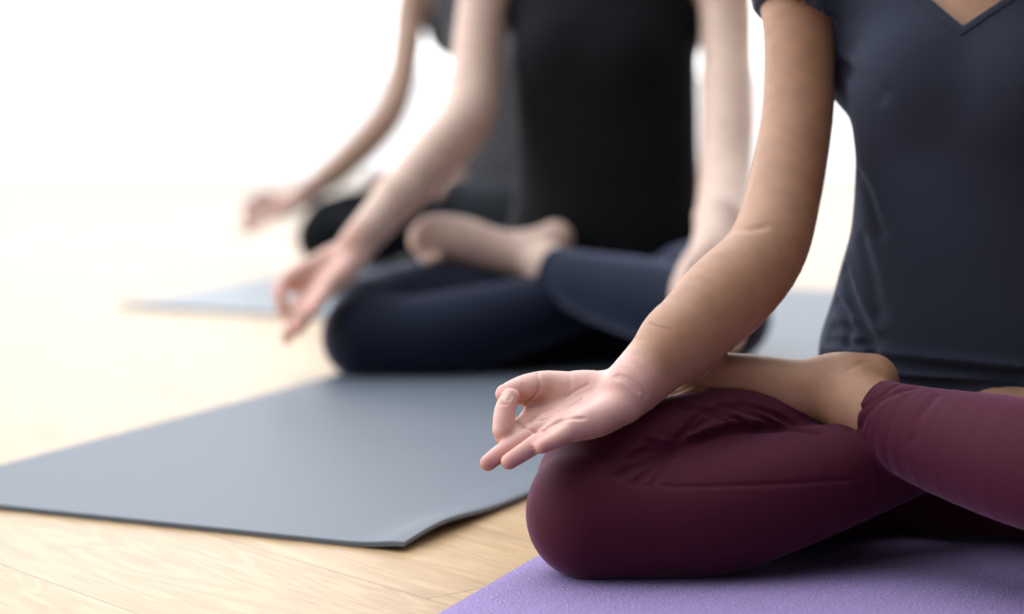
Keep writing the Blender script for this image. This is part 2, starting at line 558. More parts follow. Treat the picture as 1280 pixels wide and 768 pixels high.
def extract(sh, lo, hi, h, fine=None, B=8, relax=5):
    """surface nets of sh = 0 on a rectilinear grid, evaluated only in blocks near the surface"""
    ax = [axis_coords(lo[i], hi[i], h, [] if fine is None else [(a[i], b[i], hf) for (a, b, hf) in fine]) for i in range(3)]
    for i in range(3):
        n = len(ax[i]) - 1
        padn = (-n) % B
        ax[i] = np.concatenate([ax[i], ax[i][-1] + h * np.arange(1, padn + 1)])
    nb = [(len(a) - 1) // B for a in ax]
    cen, half = [], []
    for i in range(3):
        e = ax[i][::B]
        cen.append((e[1:] + e[:-1]) / 2); half.append((e[1:] - e[:-1]) / 2)
    G = np.stack(np.meshgrid(*cen, indexing='ij'), -1).reshape(-1, 3).astype(f32)
    H = np.stack(np.meshgrid(*half, indexing='ij'), -1).reshape(-1, 3)
    R = np.sqrt((H ** 2).sum(1)).astype(f32)
    BI = np.stack(np.meshgrid(*[np.arange(n) for n in nb], indexing='ij'), -1).reshape(-1, 3)
    UD = np.full((len(sh.u), len(G)), 9, f32)
    d = None
    for i, (f, k) in enumerate(sh.u):
        e = f(G)
        UD[i] = e
        d = e if d is None else (smin(d, e, k) if k > 0 else np.minimum(d, e))
    sel = np.abs(d) < R * 1.5 + 0.012
    for f in sh.c:
        sel &= f(G) < R * 1.5 + 0.004
    ids = np.nonzero(sel)[0]
    kmax = max(k for _, k in sh.u)
    mc = [(c, Rm) for (_, c, Rm) in sh.m]
    N = [len(a) for a in ax]
    vk, vp, ek = [], [], []
    off = np.array([[0, 0, 0], [1, 0, 0], [0, 1, 0], [1, 1, 0], [0, 0, 1], [1, 0, 1], [0, 1, 1], [1, 1, 1]])
    for b in ids:
        i0 = BI[b] * B
        use = UD[:, b] < d[b] + kmax + 2.2 * R[b] + 0.004
        mods = [np.linalg.norm(G[b] - c) < Rm + R[b] for (c, Rm) in mc]
        xs = [ax[i][i0[i]:i0[i] + B + 1] for i in range(3)]
        X = np.stack(np.meshgrid(*xs, indexing='ij'), -1)
        val = sh(X.reshape(-1, 3), use, mods).reshape(B + 1, B + 1, B + 1)
        s = val < 0
        ns = s.sum()
        if ns == 0 or ns == s.size:
            continue
        cs = np.stack([s[o[0]:o[0] + B, o[1]:o[1] + B, o[2]:o[2] + B] for o in off], -1)
        cnt = cs.sum(-1)
        act = np.argwhere((cnt > 0) & (cnt < 8))
        acc = np.zeros((len(act), 3)); num = np.zeros(len(act))
        for axis in range(3):
            for o in off:
                if o[axis] == 1:
                    continue
                p = act + o
                q = p.copy(); q[:, axis] += 1
                va, vb = val[tuple(p.T)], val[tuple(q.T)]
                m = (va < 0) != (vb < 0)
                t = np.where(m, va / np.where(m, va - vb, 1), 0)
                xp, xq = X[tuple(p.T)], X[tuple(q.T)]
                acc += np.where(m[:, None], xp + (xq - xp) * t[:, None], 0)
                num += m
        vp.append(acc / num[:, None])
        g = act + i0
        vk.append((g[:, 0] * N[1] + g[:, 1]) * N[2] + g[:, 2])
        for axis in range(3):
            sl0 = s[:B, :B, :B]
            sl1 = s[1:, :B, :B] if axis == 0 else (s[:B, 1:, :B] if axis == 1 else s[:B, :B, 1:])
            m = np.argwhere(sl0 != sl1)
            if len(m):
                g = m + i0
                ek.append(np.column_stack([g, np.full(len(m), axis), sl0[tuple(m.T)]]))
    vk = np.concatenate(vk); vp = np.concatenate(vp); ek = np.concatenate(ek)
    o = np.argsort(vk); vk = vk[o]; vp = vp[o]
    st = np.array([N[1] * N[2], N[2], 1])
    base = (ek[:, :3] * st).sum(1)
    a = ek[:, 3]
    s1_, s2_ = st[(a + 1) % 3], st[(a + 2) % 3]
    keys = np.stack([base - s1_ - s2_, base - s2_, base, base - s1_], -1)
    ix = np.searchsorted(vk, keys)
    ix = np.minimum(ix, len(vk) - 1)
    ok = (vk[ix] == keys).all(1)
    q = ix[ok]
    flip = ek[ok, 4] == 0
    q[flip] = q[flip][:, ::-1]
    # relax without shrinking (alternating steps)
    ij = np.concatenate([np.column_stack([q[:, j], q[:, (j + 1) % 4]]) for j in range(4)])
    cnt_ = np.bincount(ij[:, 0], minlength=len(vp)) + np.bincount(ij[:, 1], minlength=len(vp))
    good = cnt_ > 0
    for it in range(2 * relax):
        sm = np.empty_like(vp)
        for kx in range(3):
            sm[:, kx] = np.bincount(ij[:, 0], vp[ij[:, 1], kx], len(vp)) + np.bincount(ij[:, 1], vp[ij[:, 0], kx], len(vp))
        sm[good] /= cnt_[good, None]
        vp[good] += (0.55 if it % 2 == 0 else -0.57) * (sm[good] - vp[good])
    return vp, q


def normals_of(vp, q):
    n = np.cross(vp[q[:, 2]] - vp[q[:, 0]], vp[q[:, 3]] - vp[q[:, 1]])
    out = np.zeros_like(vp)
    for j in range(4):
        for kx in range(3):
            out[:, kx] += np.bincount(q[:, j], n[:, kx], len(vp))
    return out / (np.linalg.norm(out, axis=1, keepdims=True) + 1e-12)


def march(sh, uv, t0=2.0, t1=3.2):
    """surface points of sh along the sight lines through photo pixels"""
    uv = np.array(uv, float)
    d = AX_F[None] + AX_R[None] * ((uv[:, :1] - 640) / FPX) + AX_U[None] * ((384 - uv[:, 1:2]) / FPX)
    ln = np.linalg.norm(d, axis=1)
    t = np.full(len(uv), t0)
    for _ in range(70):
        e = sh(CAM + d * t[:, None])
        t = np.minimum(t + 0.8 * e / ln, t1)
    return CAM + d * t[:, None], t < t1 - 1e-3


def surf_line(sh, uv, n=4, **kw):
    uv = np.array(uv, float)
    p, _ = spline(np.column_stack([uv, np.zeros(len(uv))]), np.zeros(len(uv)), n) if len(uv) > 2 else (np.column_stack([uv, np.zeros(len(uv))]), 0)
    X, ok = march(sh, p[:, :2], **kw)
    return X[ok]


def sdf_object(name, sh, mat, parent, lo, hi, h, fine=None, tone=None):
    t = time.time()
    vp, q = extract(sh, lo, hi, h, fine)
    org = np.array(parent.matrix_world.translation) if parent.parent else np.array(parent.location)
    if parent.parent:
        org = np.array(parent.parent.location)
    me = np_mesh(name, vp - org, q)
    if tone is not None:
        col = tone(vp, normals_of(vp, q))
        at = me.attributes.new('tone', 'FLOAT_COLOR', 'POINT')
        at.data.foreach_set('color', np.column_stack([col, np.ones(len(col))]).astype(f32).ravel())
    o = link_mesh(name, me, mat, parent)
    print('%-14s %7d verts %.1fs' % (name, len(vp), time.time() - t))
    return o


# ------------------------------------------------------------------ people
FACE = math.radians(21)
GV = V(-math.sin(FACE), -math.cos(FACE), 0)      # the way they face
RV = V(-math.cos(FACE), math.sin(FACE), 0)       # their right
UP = V(0, 0, 1)
K1 = P(735, 648, 2.385)                           # nearest person's right knee

# the nearest person, from which the pose of the other two is moved and varied
LEG = dict(
    thigh_r=[(P(1135, 563, 2.68), .090), (P(1040, 580, 2.59), .083), (P(930, 590, 2.50), .076), (P(830, 589, 2.462), .0735), (P(757, 599, 2.432), .061)],
    shin_r=[(P(737, 648, 2.385), .060), (P(800, 648, 2.385), .059), (P(890, 640, 2.39), .062), (P(1000, 609, 2.405), .056), (P(1110, 575, 2.44), .045), (P(1205, 545, 2.48), .036)],
    thigh_l=[(P(1320, 565, 2.60), .090), (P(1370, 590, 2.46), .083), (P(1420, 615, 2.32), .072), (P(1455, 630, 2.19), .060)],
    shin_l=[(P(1075, 508, 2.43), .034), (P(1110, 525, 2.405), .0375), (P(1165, 548, 2.365), .0485), (P(1280, 578, 2.28), .060), (P(1380, 603, 2.22), .060), (P(1455, 620, 2.18), .058)],
    foot_l=[(P(1089, 477, 2.465), .0285), (P(1050, 487, 2.46), .034), (P(1000, 490, 2.46), .0335), (P(945, 478, 2.462), .028), (P(895, 477, 2.462), .029), (P(872, 480, 2.46), .026)],
    foot_r=[(P(1232, 520, 2.53), .030), (P(1265, 516, 2.52), .029), (P(1310, 512, 2.50), .028), (P(1350, 512, 2.47), .029)],
)
TOES_L = [(P(868, 474, 2.487), P(842, 478, 2.492), .0115), (P(866, 479, 2.470), P(838, 484, 2.472), .0085), (P(866, 484, 2.456), P(838, 490, 2.456), .008),
          (P(868, 489, 2.443), P(842, 496, 2.442), .0075), (P(872, 493, 2.431), P(848, 501, 2.430), .007)]
TOES_R = [(P(1352, 505, 2.455), P(1385, 504, 2.435), .0115), (P(1352, 511, 2.465), P(1387, 511, 2.45), .0085), (P(1352, 516, 2.475), P(1385, 517, 2.462), .008),
          (P(1350, 521, 2.482), P(1380, 523, 2.472), .0075), (P(1347, 526, 2.49), P(1372, 528, 2.482), .007)]

# right hand, palm up, forefinger closed on the thumb (radii in metres)
HW = P(785, 487, 2.385)
HAND = dict(
    palm=[([P(772, 484, 2.402), P(664, 527, 2.385)], [.0125, .0105]), ([P(775, 490, 2.395), P(683, 531, 2.366)], [.0125, .0105]),
          ([P(779, 497, 2.385), P(700, 533, 2.352)], [.0125, .0105]), ([P(783, 503, 2.375), P(717, 534, 2.340)], [.013, .0105]),
          ([P(778, 512, 2.368), P(745, 527, 2.352), P(716, 537, 2.338)], [.014, .0155, .0105]),
          ([P(768, 484, 2.402), P(728, 486, 2.402), P(690, 486, 2.402)], [.014, .0185, .0145]),
          ([P(694, 494, 2.400), P(671, 506, 2.397), P(661, 524, 2.387)], [.012, .0085, .0088])],
    index=([P(664, 527, 2.385), P(631, 545, 2.347), P(629, 514, 2.350), P(636.5, 497, 2.3585)], [.0102, .0098, .0088, .0076]),
    middle=([P(683, 531, 2.366), P(644, 554, 2.340), P(622, 568, 2.330), P(608, 579, 2.325)], [.0100, .0083, .0076, .0070]),
    ring=([P(700, 533, 2.352), P(665, 557, 2.324), P(646, 569.5, 2.317), P(634, 577.5, 2.314)], [.0098, .0082, .0075, .0069]),
    pinky=([P(717, 535, 2.340), P(693, 550, 2.320), P(682, 555.5, 2.315), P(675, 559, 2.312)], [.0095, .0074, .0066, .0060]),
    thumb=([P(692, 485, 2.402), P(676, 483, 2.396), P(652, 488, 2.388), P(630, 493, 2.3755)], [.0142, .0136, .0130, .0090]),
)
PALM_N = unit(np.cross(P(664, 527, 2.385) - HW, P(717, 534, 2.34) - HW))
if PALM_N @ (CAM - HW) < 0:
    PALM_N = -PALM_N


def hand_map(wrist, rot, scale=1.0):
    """a move of the hand: turned in the plane facing the room's front, about the wrist"""
    cs, sn = math.cos(rot), math.sin(rot)

    def m(p):
        q = p - HW
        x, y, z = q @ AX_R, q @ AX_U, q @ AX_F
        return wrist + scale * (AX_R * (x * cs - y * sn) + AX_U * (x * sn + y * cs) + AX_F * z)
    return m


FAT = dict(index=1.17, middle=1.13, ring=1.13, pinky=1.12, thumb=1.12)


def add_hand(sh, m, s=1.0):
    for pts, r in HAND['palm']:
        sh.add(chain([m(p) for p in pts], [x * s for x in r], 4), .011)
    for fg in ('pinky', 'ring', 'middle', 'index', 'thumb'):
        pts, r = HAND[fg]
        p, rr = [m(x) for x in pts], [x * s for x in r]
        rr = [x * FAT[fg] for x in rr]
        sh.add(chain(p, rr, 3), {'thumb': .007, 'ring': .0075}.get(fg, .0045))


def head_prims(body, hair, nb, s=1.0):
    """nb: base of the neck; the face looks along GV"""
    L = lambda x, y, z: nb + s * (RV * x + GV * y + UP * z)
    Ax = np.array([RV, GV, UP])
    body.add(chain([L(0, -.015, -.04), L(0, 0, .04), L(0, .02, .12)], [.062 * s, .054 * s, .052 * s]), .03)
    body.add(ellip(L(0, .010, .205), np.array([.074, .092, .088]) * s, Ax), .02)
    body.add(chain([L(0, .045, .17), L(0, .072, .115)], [.052 * s, .026 * s], 3), .03)
    body.add(chain([L(0, .10, .195), L(0, .122, .163)], [.006 * s, .0115 * s], 3), .010)
    for sx in (-1, 1):
        body.add(ellip(L(sx * .010, .115, .158), np.array([.008, .009, .007]) * s, Ax), .005)
        body.add(ellip(L(sx * .031, .086, .192), np.array([.014, .012, .0115]) * s, Ax), .006)
        body.add(ellip(L(sx * .033, .088, .210), np.array([.022, .010, .006]) * s, Ax), .012)
        body.add(ellip(L(sx * .075, .0, .18), np.array([.009, .018, .031]) * s, Ax), .006)
        body.add(ellip(L(sx * .043, .070, .16), np.array([.022, .018, .02]) * s, Ax), .02)
    body.add(chain([L(-.022, .093, .134), L(0, .103, .137), L(.022, .093, .134)], [.003 * s, .006 * s, .003 * s], 3), .004)
    body.add(chain([L(-.019, .092, .126), L(0, .101, .124), L(.019, .092, .126)], [.003 * s, .007 * s, .003 * s], 3), .004)
    body.mod(crease([L(-.024, .097, .130), L(0, .110, .1305), L(.024, .097, .130)], .0025 * s, .0025))
    for sx in (-1, 1):
        body.mod(crease([L(sx * .019, .098, .188), L(sx * .031, .100, .186), L(sx * .043, .093, .188)], .0015 * s, .002))
    # hair drawn back into a bun
    hair.add(ellip(L(0, -.002, .212), np.array([.083, .098, .094]) * s, Ax), .01)
    hair.add(ellip(L(0, -.115, .215), np.array([.040, .036, .040]) * s, Ax), .012)
    hair.add(chain([L(0, -.05, .13), L(0, -.07, .16)], [.05 * s, .05 * s], 2), .03)
    fc, fr = L(0, .14, .15), np.array([.085, .125, .095]) * s
    e = ellip(fc, fr, Ax)
    hair.cut(lambda X: -e(X))
    for i in range(14):
        a = (i - 6.5) / 6.5 * 1.25
        p = [L(math.sin(a) * .085 * c, -.002 + (-.098) * (1 - c) * .9 + .06 * c, .212 + math.cos(a) * .094 * c + .0 * c) for c in (1, .9, .7, .4)]
        hair.mod(crease(p, .0015, .004))


def tone_fn(base, palm, m, s=1.0, rot_n=None, nails=(), marks=()):
    base, palm = np.array(base), np.array(palm)
    hc = m(P(700, 520, 2.36))
    pn_ = rot_n
    tips = [(m(HAND[f][0][-1])) for f in ('index', 'middle', 'ring', 'pinky', 'thumb')]

    def f(X, N):
        d = np.linalg.norm(X - hc, axis=1)
        w_ = np.clip((0.115 * s - d) / 0.03, 0, 1) * np.clip(0.55 + N @ pn_ * 1.1, 0, 1)
        col = base + (palm - base) * w_[:, None]
        rd = np.zeros(len(X))
        for tp in tips:
            rd = np.maximum(rd, np.exp(-((X - tp) ** 2).sum(1) / (0.016 * s) ** 2))
        col = col * (1 - rd[:, None] * np.array([0.0, .16, .14]))
        for (c, nn, r1_, colr) in nails:
            d = np.linalg.norm(X - c, axis=1)
            k = np.clip((r1_ - d) / 0.0012, 0, 1) * np.clip(N @ nn * 3 - .9, 0, 1)
            col = col + (np.array(colr) - col) * (k * .7)[:, None]
        for line in marks:
            k = np.zeros(len(X))
            for a, b in zip(line[:-1], line[1:]):
                h = np.clip(((X - a) @ (b - a)) / ((b - a) @ (b - a)), 0, 1)
                k = np.maximum(k, np.exp(-((X - a - h[:, None] * (b - a)) ** 2).sum(1) / .0011 ** 2))
            col = col * (1 - .28 * k[:, None])
        return np.clip(col, 0, 1)
    return f


def make_person(spec):
    K, s = spec['knee'], spec['scale']
    mv = lambda p: K + s * (np.asarray(p) - K1)
    org = V(mv(P(1225, 600, 2.62))[0], mv(P(1225, 600, 2.62))[1], 0.006)
    root = empty('person', org)
    tag(root, spec['label'], 'person')
    legs = {k: [(mv(p), r * s) for p, r in v] for k, v in LEG.items()}
    for k, v in spec.get('legs', {}).items():
        legs[k] = v
    tc_ = lambda z, u=None: None
    # torso rows
    rows = []
    for (u, v, t, a, b) in spec['torso']:
        rows.append((P(u, v, t), a, b))
    rows.sort(key=lambda r: r[0][2])
    tp = torso_prim(rows, RV, GV)
    ctr = rows[len(rows) // 2][0]
    mir = lambda p: p - 2 * ((p - ctr) @ RV) * RV
    arm_r = [(P(u, v, t), r) for (u, v, t, r) in spec['arm_r']]
    arm_l = [(P(u, v, t), r) for (u, v, t, r) in spec['arm_l']] if spec.get('arm_l') else [(mir(p), r) for p, r in arm_r]
    hs = spec['hand_scale']
    hm_r = hand_map(arm_r[-1][0], spec['hand_rot'], hs)
    if spec.get('arm_l'):
        # left hand: mirror image of the right, moved to the left wrist
        wl = arm_l[-1][0]
        wr = arm_r[-1][0]
        hq = hand_map(wr, spec['hand_rot_l'], hs)
        hm_l = lambda p: mir(hq(p)) - mir(wr) + wl
    else:
        hm_l = lambda p: mir(hm_r(p))
    neck = rows[-1][0] - GV * .005
    breasts = [(rows[spec['bust_row']][0] + RV * sx * spec['bust'][0] + GV * spec['bust'][1] + UP * spec['bust'][2], spec['bust'][3]) for sx in (-1, 1)]
    Ax = np.array([RV, GV, UP])

    def cuff_planes():
        si = legs['shin_l']
        c = si[0][0] * (1 - spec['cuff']) + si[1][0] * spec['cuff']
        n = unit(unit(si[0][0] - si[2][0]) + spec.get('cuff_tilt', V(0, 0, 0)))
        sr = legs['shin_r']
        return {'l': (c.astype(f32), n.astype(f32)), 'r': (sr[-1][0].astype(f32), unit(sr[-1][0] - sr[-2][0]).astype(f32))}

    def legs_into(sh, infl, cuffs=None):
        for side in ('r', 'l'):
            th, si = legs['thigh_' + side], legs['shin_' + side]
            sh.add(chain([p for p, r in th], [r + infl for p, r in th], 4), .035)
            f = chain([p for p, r in si], [r + infl for p, r in si], 4)
            if cuffs:
                c, n = cuffs[side]
                sh.add(lambda X, f=f, c=c, n=n: np.maximum(f(X), (X - c) @ n), .008)
            else:
                sh.add(f, .012)
            kp = si[0][0] if side == 'r' else si[-1][0]
            sh.add(ellip((kp + th[-1][0]) / 2, np.array([1, 1, 1]) * (.0585 * s + infl)), .03)

    def trunk_into(sh, infl):
        sh.add(lambda X: tp(X, infl), .03)
        for c, r in breasts:
            sh.add(ellip(c, np.array([r, r * .85, r]) + infl, Ax), .035)
        for arm, q in ((arm_r, lambda p: p), (arm_l, lambda p: p)):
            a0 = arm[0][0]
            sh.add(chain([neck - UP * .005, (neck + a0) / 2 + UP * .012, a0], [.045 + infl, .045 + infl, arm[0][1] + infl], 4), .035)
            cc = (neck + a0 * 2) / 3 - UP * .09
            sh.add(ellip(cc, np.array([.065, .06, .10]) * spec.get('lat', 1) + infl, Ax), .04)

    # ---- the body, one continuous skin
    body, hair = Shape(), Shape()
    body.cut(lambda X: .0085 - X[:, 2])
    trunk_into(body, -.004)
    legs_into(body, -.012)
    for e in (legs['shin_l'][:2], legs['shin_r'][-2:]):
        body.add(chain([p for p, r in e], [r - .004 for p, r in e], 2), .01)
    for side in ('r', 'l'):
        ft = legs['foot_' + side]
        body.add(chain([p for p, r in ft], [r for p, r in ft], 4), .016)
        si = legs['shin_' + side]
        an = si[-1] if side == 'r' else si[0]
        body.add(chain([an[0], ft[1][0]], [an[1] - .004, ft[1][1] * .95], 3), .02)
        for (p, q, r) in (TOES_R if side == 'r' else TOES_L):
            body.add(chain([mv(p), mv(q)], [r * s * 1.05, r * s * .9], 2), .005)
    for arm, hm in ((arm_r, hm_r), (arm_l, hm_l)):
        body.add(chain([p for p, r in arm[:-1]], [r for p, r in arm[:-1]], 5), .008)
        fa = arm[-2:]
        body.add(chain([fa[0][0], (fa[0][0] + fa[1][0]) / 2, fa[1][0], fa[1][0] * .6 + hm(P(760, 498, 2.385)) * .4],
                       [fa[0][1], (fa[0][1] + fa[1][1]) / 2 * .98, fa[1][1], .024], 4), .012)
        add_hand(body, hm, hs)
    head_prims(body, hair, neck, 1.0)
    nails = []
    if 'detail_body' in spec:
        nails = spec['detail_body'](body, legs)
    allp = np.array([p for v in legs.values() for p, r in v] + [p for p, r in arm_r + arm_l] + [hm_r(HAND['middle'][0][-1]), hm_l(HAND['middle'][0][-1])] + [neck])
    lo, hi = allp.min(0) - .13, allp.max(0) + .13
    lo[2] = -.01; hi[2] = neck[2] + .33
    csr, snr = math.cos(spec['hand_rot']), math.sin(spec['hand_rot'])
    pnr = unit(hm_r(HW + PALM_N) - hm_r(HW))
    sk = skin_mat('skin', .48)
    sdf_object('body', body, sk, root, lo, hi, spec['h'], spec.get('fine_body'), tone_fn(spec['skin'], spec['palm'], hm_r, hs, pnr, nails, spec.get('marks', lambda b: ())(body)))
    sdf_object('hair', hair, cloth_mat('hair_strands', spec['hair'], 300, .5, .1, .5), root, V(neck[0] - .2, neck[1] - .2, neck[2]), V(neck[0] + .2, neck[1] + .2, neck[2] + .35), max(.003, spec['h']))

    # ---- leggings
    lg = Shape()
    legs_into(lg, .001, cuff_planes())
    zt = spec['waist_z']
    lg.cut(lambda X: .0062 - X[:, 2])
    lg.add(lambda X: np.maximum(tp(X, np.interp(X[:, 2], [.105, .15], [.002, -.014])), X[:, 2] - zt), .03)
    if 'detail_leggings' in spec:
        spec['detail_leggings'](lg, legs, root)
    lm = spec['leg_mat']
    lhi = hi.copy(); lhi[2] = .25
    lo2 = lo.copy()
    sdf_object('leggings', lg, lm, root, lo2, lhi, spec['h_leg'], spec.get('fine_leg'))

    # ---- the top
    top = Shape()
    trunk_into(top, spec['top_infl'])
    if spec['sleeve']:
        for arm in (arm_r, arm_l):
            a0, a1 = arm[0][0], arm[1][0]
            n = unit(a1 - a0)
            c = (a0 * (1 - spec['sleeve']) + a1 * spec['sleeve']).astype(f32)
            n = unit(n + AX_R * (spec['sleeve_tilt'] if arm is arm_r else 0)).astype(f32)
            slv = chain([a0, a0 * .4 + a1 * .6, a1 * 1.0], [arm[0][1] + .006, arm[1][1] + .0125, arm[1][1] + .0135], 4)
            inn = chain([a0, a1, arm[2][0]], [arm[0][1] + .001, arm[1][1] + .0092, arm[1][1] + .0100], 4)

            def slf(X, slv=slv, inn=inn, c=c, n=n):
                e = (X - c) @ n
                return np.maximum(np.maximum(slv(X), e), np.minimum(-inn(X), e + .045))
            top.add(slf, .010)
    zv, slope = spec['neck_z'], spec['neck_slope']
    cN = neck.astype(f32)

    def neck_cut(X):
        q = X - cN
        x = np.abs(q @ RV.astype(f32) - spec.get('neck_off', 0)); y = q @ GV.astype(f32)
        wd = spec['neck_half']
        front = np.minimum(X[:, 2] - (zv + x * slope), (wd - x))
        back = np.minimum(X[:, 2] - (cN[2] - .005), wd - x)
        return np.where(y > -.02, front, back)
    if 'detail_top' in spec:
        spec['detail_top'](top)
    top.cut(neck_cut)
    zb = spec['hem_z']
    top.cut(lambda X: zb - X[:, 2])
    for arm in (arm_r, arm_l):
        if not spec['sleeve']:
            # armhole of a sleeveless top
            a0, a1 = arm[0][0], arm[1][0]
            e = chain([a0 + UP * .09, a0, a0 * .3 + a1 * .7], [.068, .066, .052], 3)
            top.cut(lambda X, e=e: -e(X))
    # hollow, so that the skin shows inside the neckline
    inner = Shape(); trunk_into(inner, spec['top_infl'] - .013)
    zc = zv - .03
    top.cut(lambda X: np.where(X[:, 2] > zc, -inner(X), -1).astype(f32))
    tlo, thi = lo.copy(), hi.copy()
    tlo[2] = zb - .01; thi[2] = neck[2] + .06
    to = sdf_object(spec['top_name'], top, spec['top_mat'], root, tlo, thi, spec['h_top'], spec.get('fine_top'))
    if spec.get('neckband'):
        nbnd = Shape()
        trunk_into(nbnd, spec['top_infl'] + .0012)

        def edge(X):
            e = neck_cut(X)
            return np.maximum(e, -e - .011)
        nbnd.cut(edge)
        inner2 = Shape(); trunk_into(inner2, spec['top_infl'] - .013)
        nbnd.cut(lambda X: -inner2(X))
        nlo = neck - V(.2, .2, .2); nhi = neck + V(.2, .2, .1)
        sdf_object('neckband', nbnd, spec['top_mat'], to, nlo, nhi, .002)
    return root


# ---- nearest person
def detail_body1(body, legs):
    L = lambda uv, n=4: surf_line(body, uv, n)
    z5 = lambda pts: [(590 + x / 5.12, 450 + y / 5.12) for x, y in pts]
    z4 = lambda pts: [(580 + x / 4.267, 420 + y / 4.267) for x, y in pts]
    lines = []
    lines.append((L(z5([(418, 88), (436, 150), (428, 200), (395, 245), (362, 274)])), 0.0032, 0.0015))       # thumb base fold
    lines.append((L(z5([(332, 165), (345, 205), (340, 245)])), 0.0017, 0.0013))
    lines.append((L(z5([(320, 155), (322, 210), (318, 250)])), 0.0010, 0.0011))
    lines.append((L(z5([(290, 400), (318, 415), (332, 438)])), 0.0031, 0.0015))                                # forefinger base fold
    lines.append((L(z5([(375, 395), (480, 375), (590, 320), (700, 250)])), 0.0020, 0.0019))                    # life line
    lines.append((L(z5([(395, 372), (500, 350), (600, 300)])), 0.0014, 0.0015))
    lines.append((L(z5([(400, 462), (470, 452), (500, 425), (600, 378), (700, 372)])), 0.0024, 0.0019))
    lines.append((L(z5([(350, 440), (420, 470), (480, 465)])), 0.0017, 0.0015))
    lines.append((L(z5([(520, 415), (600, 385), (720, 375)])), 0.0015, 0.0017))
    lines.append((L(z5([(600, 240), (680, 190), (740, 160)])), 0.0010, 0.0015))
    lines.append((L(z4([(820, 210), (890, 235), (950, 290), (965, 320)])), 0.0019, 0.0019))                    # wrist folds
    lines.append((L(z4([(800, 220), (880, 255), (930, 300)])), 0.0012, 0.0017))
    lines.append((L(z5([(390, 565), (400, 580), (396, 600)])), 0.0020, 0.0017))
    lines.append((L(z5([(178, 283), (200, 287), (225, 283)])), 0.0010, 0.0011))
    lines.append((L([(880, 288), (905, 285), (930, 288), (955, 284)]), .0017, .0050))                        # inside of the elbow
    lines.append((L([(1060, 462), (1085, 452), (1100, 456)]), 0.0010, 0.0029))
    for p, dep, wd in lines:
        if len(p) > 1:
            body.mod(crease(p, dep, wd))
    # tendons raised at the heel of the hand
    for uv in ([(775, 478), (790, 490), (800, 496)], ):
        p = L(uv)
        if len(p) > 1:
            body.mod(crease(p, -.0009, .003))
    c = L(z5([(226, 236), (226, 237)]), 1)
    nails = []
    if len(c):
        nn = unit(unit(CAM - c[0]) + V(-.3, 0, .25))
        nails.append((c[0], nn, .0066, (.86, .60, .54)))
        ring = L(z5([(200, 225), (203, 250), (222, 262), (245, 252), (252, 225)]))
        body.mod(crease(ring, .0016, .0010))
    return nails


def detail_leggings1(lg, legs, root):
    # flesh of thigh and calf pressed together behind the bent knee
    lg.add(chain([P(788, 566, 2.408), P(840, 549, 2.416), P(915, 531, 2.435), (P(985, 535, 2.455))], [.043, .042, .036, .030], 4), .018)
    L = lambda uv, n=4: surf_line(lg, uv, n)
    z2 = lambda pts: [(640 + x / 2, 420 + y / 2) for x, y in pts]
    z7 = lambda pts: [(640 + x / 4.8, 480 + y / 4.8) for x, y in pts]
    seam = [(785, 520), (769, 545), (763, 570), (768, 590), (790, 605), (825, 608), (900, 608), (1000, 604), (1075, 599)]
    sp = L(seam, 6)
    folds = [
        (z7([(955, 418), (900, 430), (800, 470), (700, 520), (640, 545)]), 0.0077, 0.0043),
        (z7([(945, 425), (880, 470), (800, 540), (760, 580)]), 0.0077, 0.0039),
        (z7([(935, 432), (900, 500), (860, 580)]), 0.0054, 0.0039),
        (z7([(950, 410), (880, 395), (800, 410), (720, 440)]), 0.0065, 0.0043),
        (z7([(960, 408), (900, 370), (830, 350)]), 0.0048, 0.0039),
        (z2([(405, 292), (470, 255), (560, 232), (680, 232), (760, 240)]), 0.0130, 0.0043),
        (z2([(400, 285), (430, 245), (480, 215)]), 0.0069, 0.0031),
        (z2([(420, 255), (470, 200), (520, 185)]), 0.0065, 0.0031),
        (z2([(455, 235), (510, 195), (560, 180)]), 0.0065, 0.0031),
        (z2([(470, 190), (540, 200), (600, 225)]), 0.0057, 0.0031),
        (z2([(520, 175), (590, 190), (660, 222)]), 0.0057, 0.0031),
        (z2([(570, 172), (640, 190), (705, 222)]), 0.0057, 0.0031),
        (z2([(420, 180), (470, 182), (520, 205), (560, 230)]), 0.0053, 0.0031),
        (z2([(1005, 130), (940, 150), (890, 190), (870, 230)]), 0.0034, 0.0039),
        (z2([(1060, 150), (1020, 200), (1000, 260)]), 0.0025, 0.0055),
        (z2([(960, 125), (900, 165), (850, 200)]), 0.0018, 0.0031),
    ]
    got = [(L(uv), dep, wd) for uv, dep, wd in folds]
    for p, dep, wd in got:
        if len(p) > 5:
            lg.mod(crease(p, dep, wd))
            lg.mod(crease(p[3:] + UP * wd * 1.4, -dep * .38, wd * .9))
    if len(sp) > 1:
        lg.mod(crease(sp, .0022, .0020))


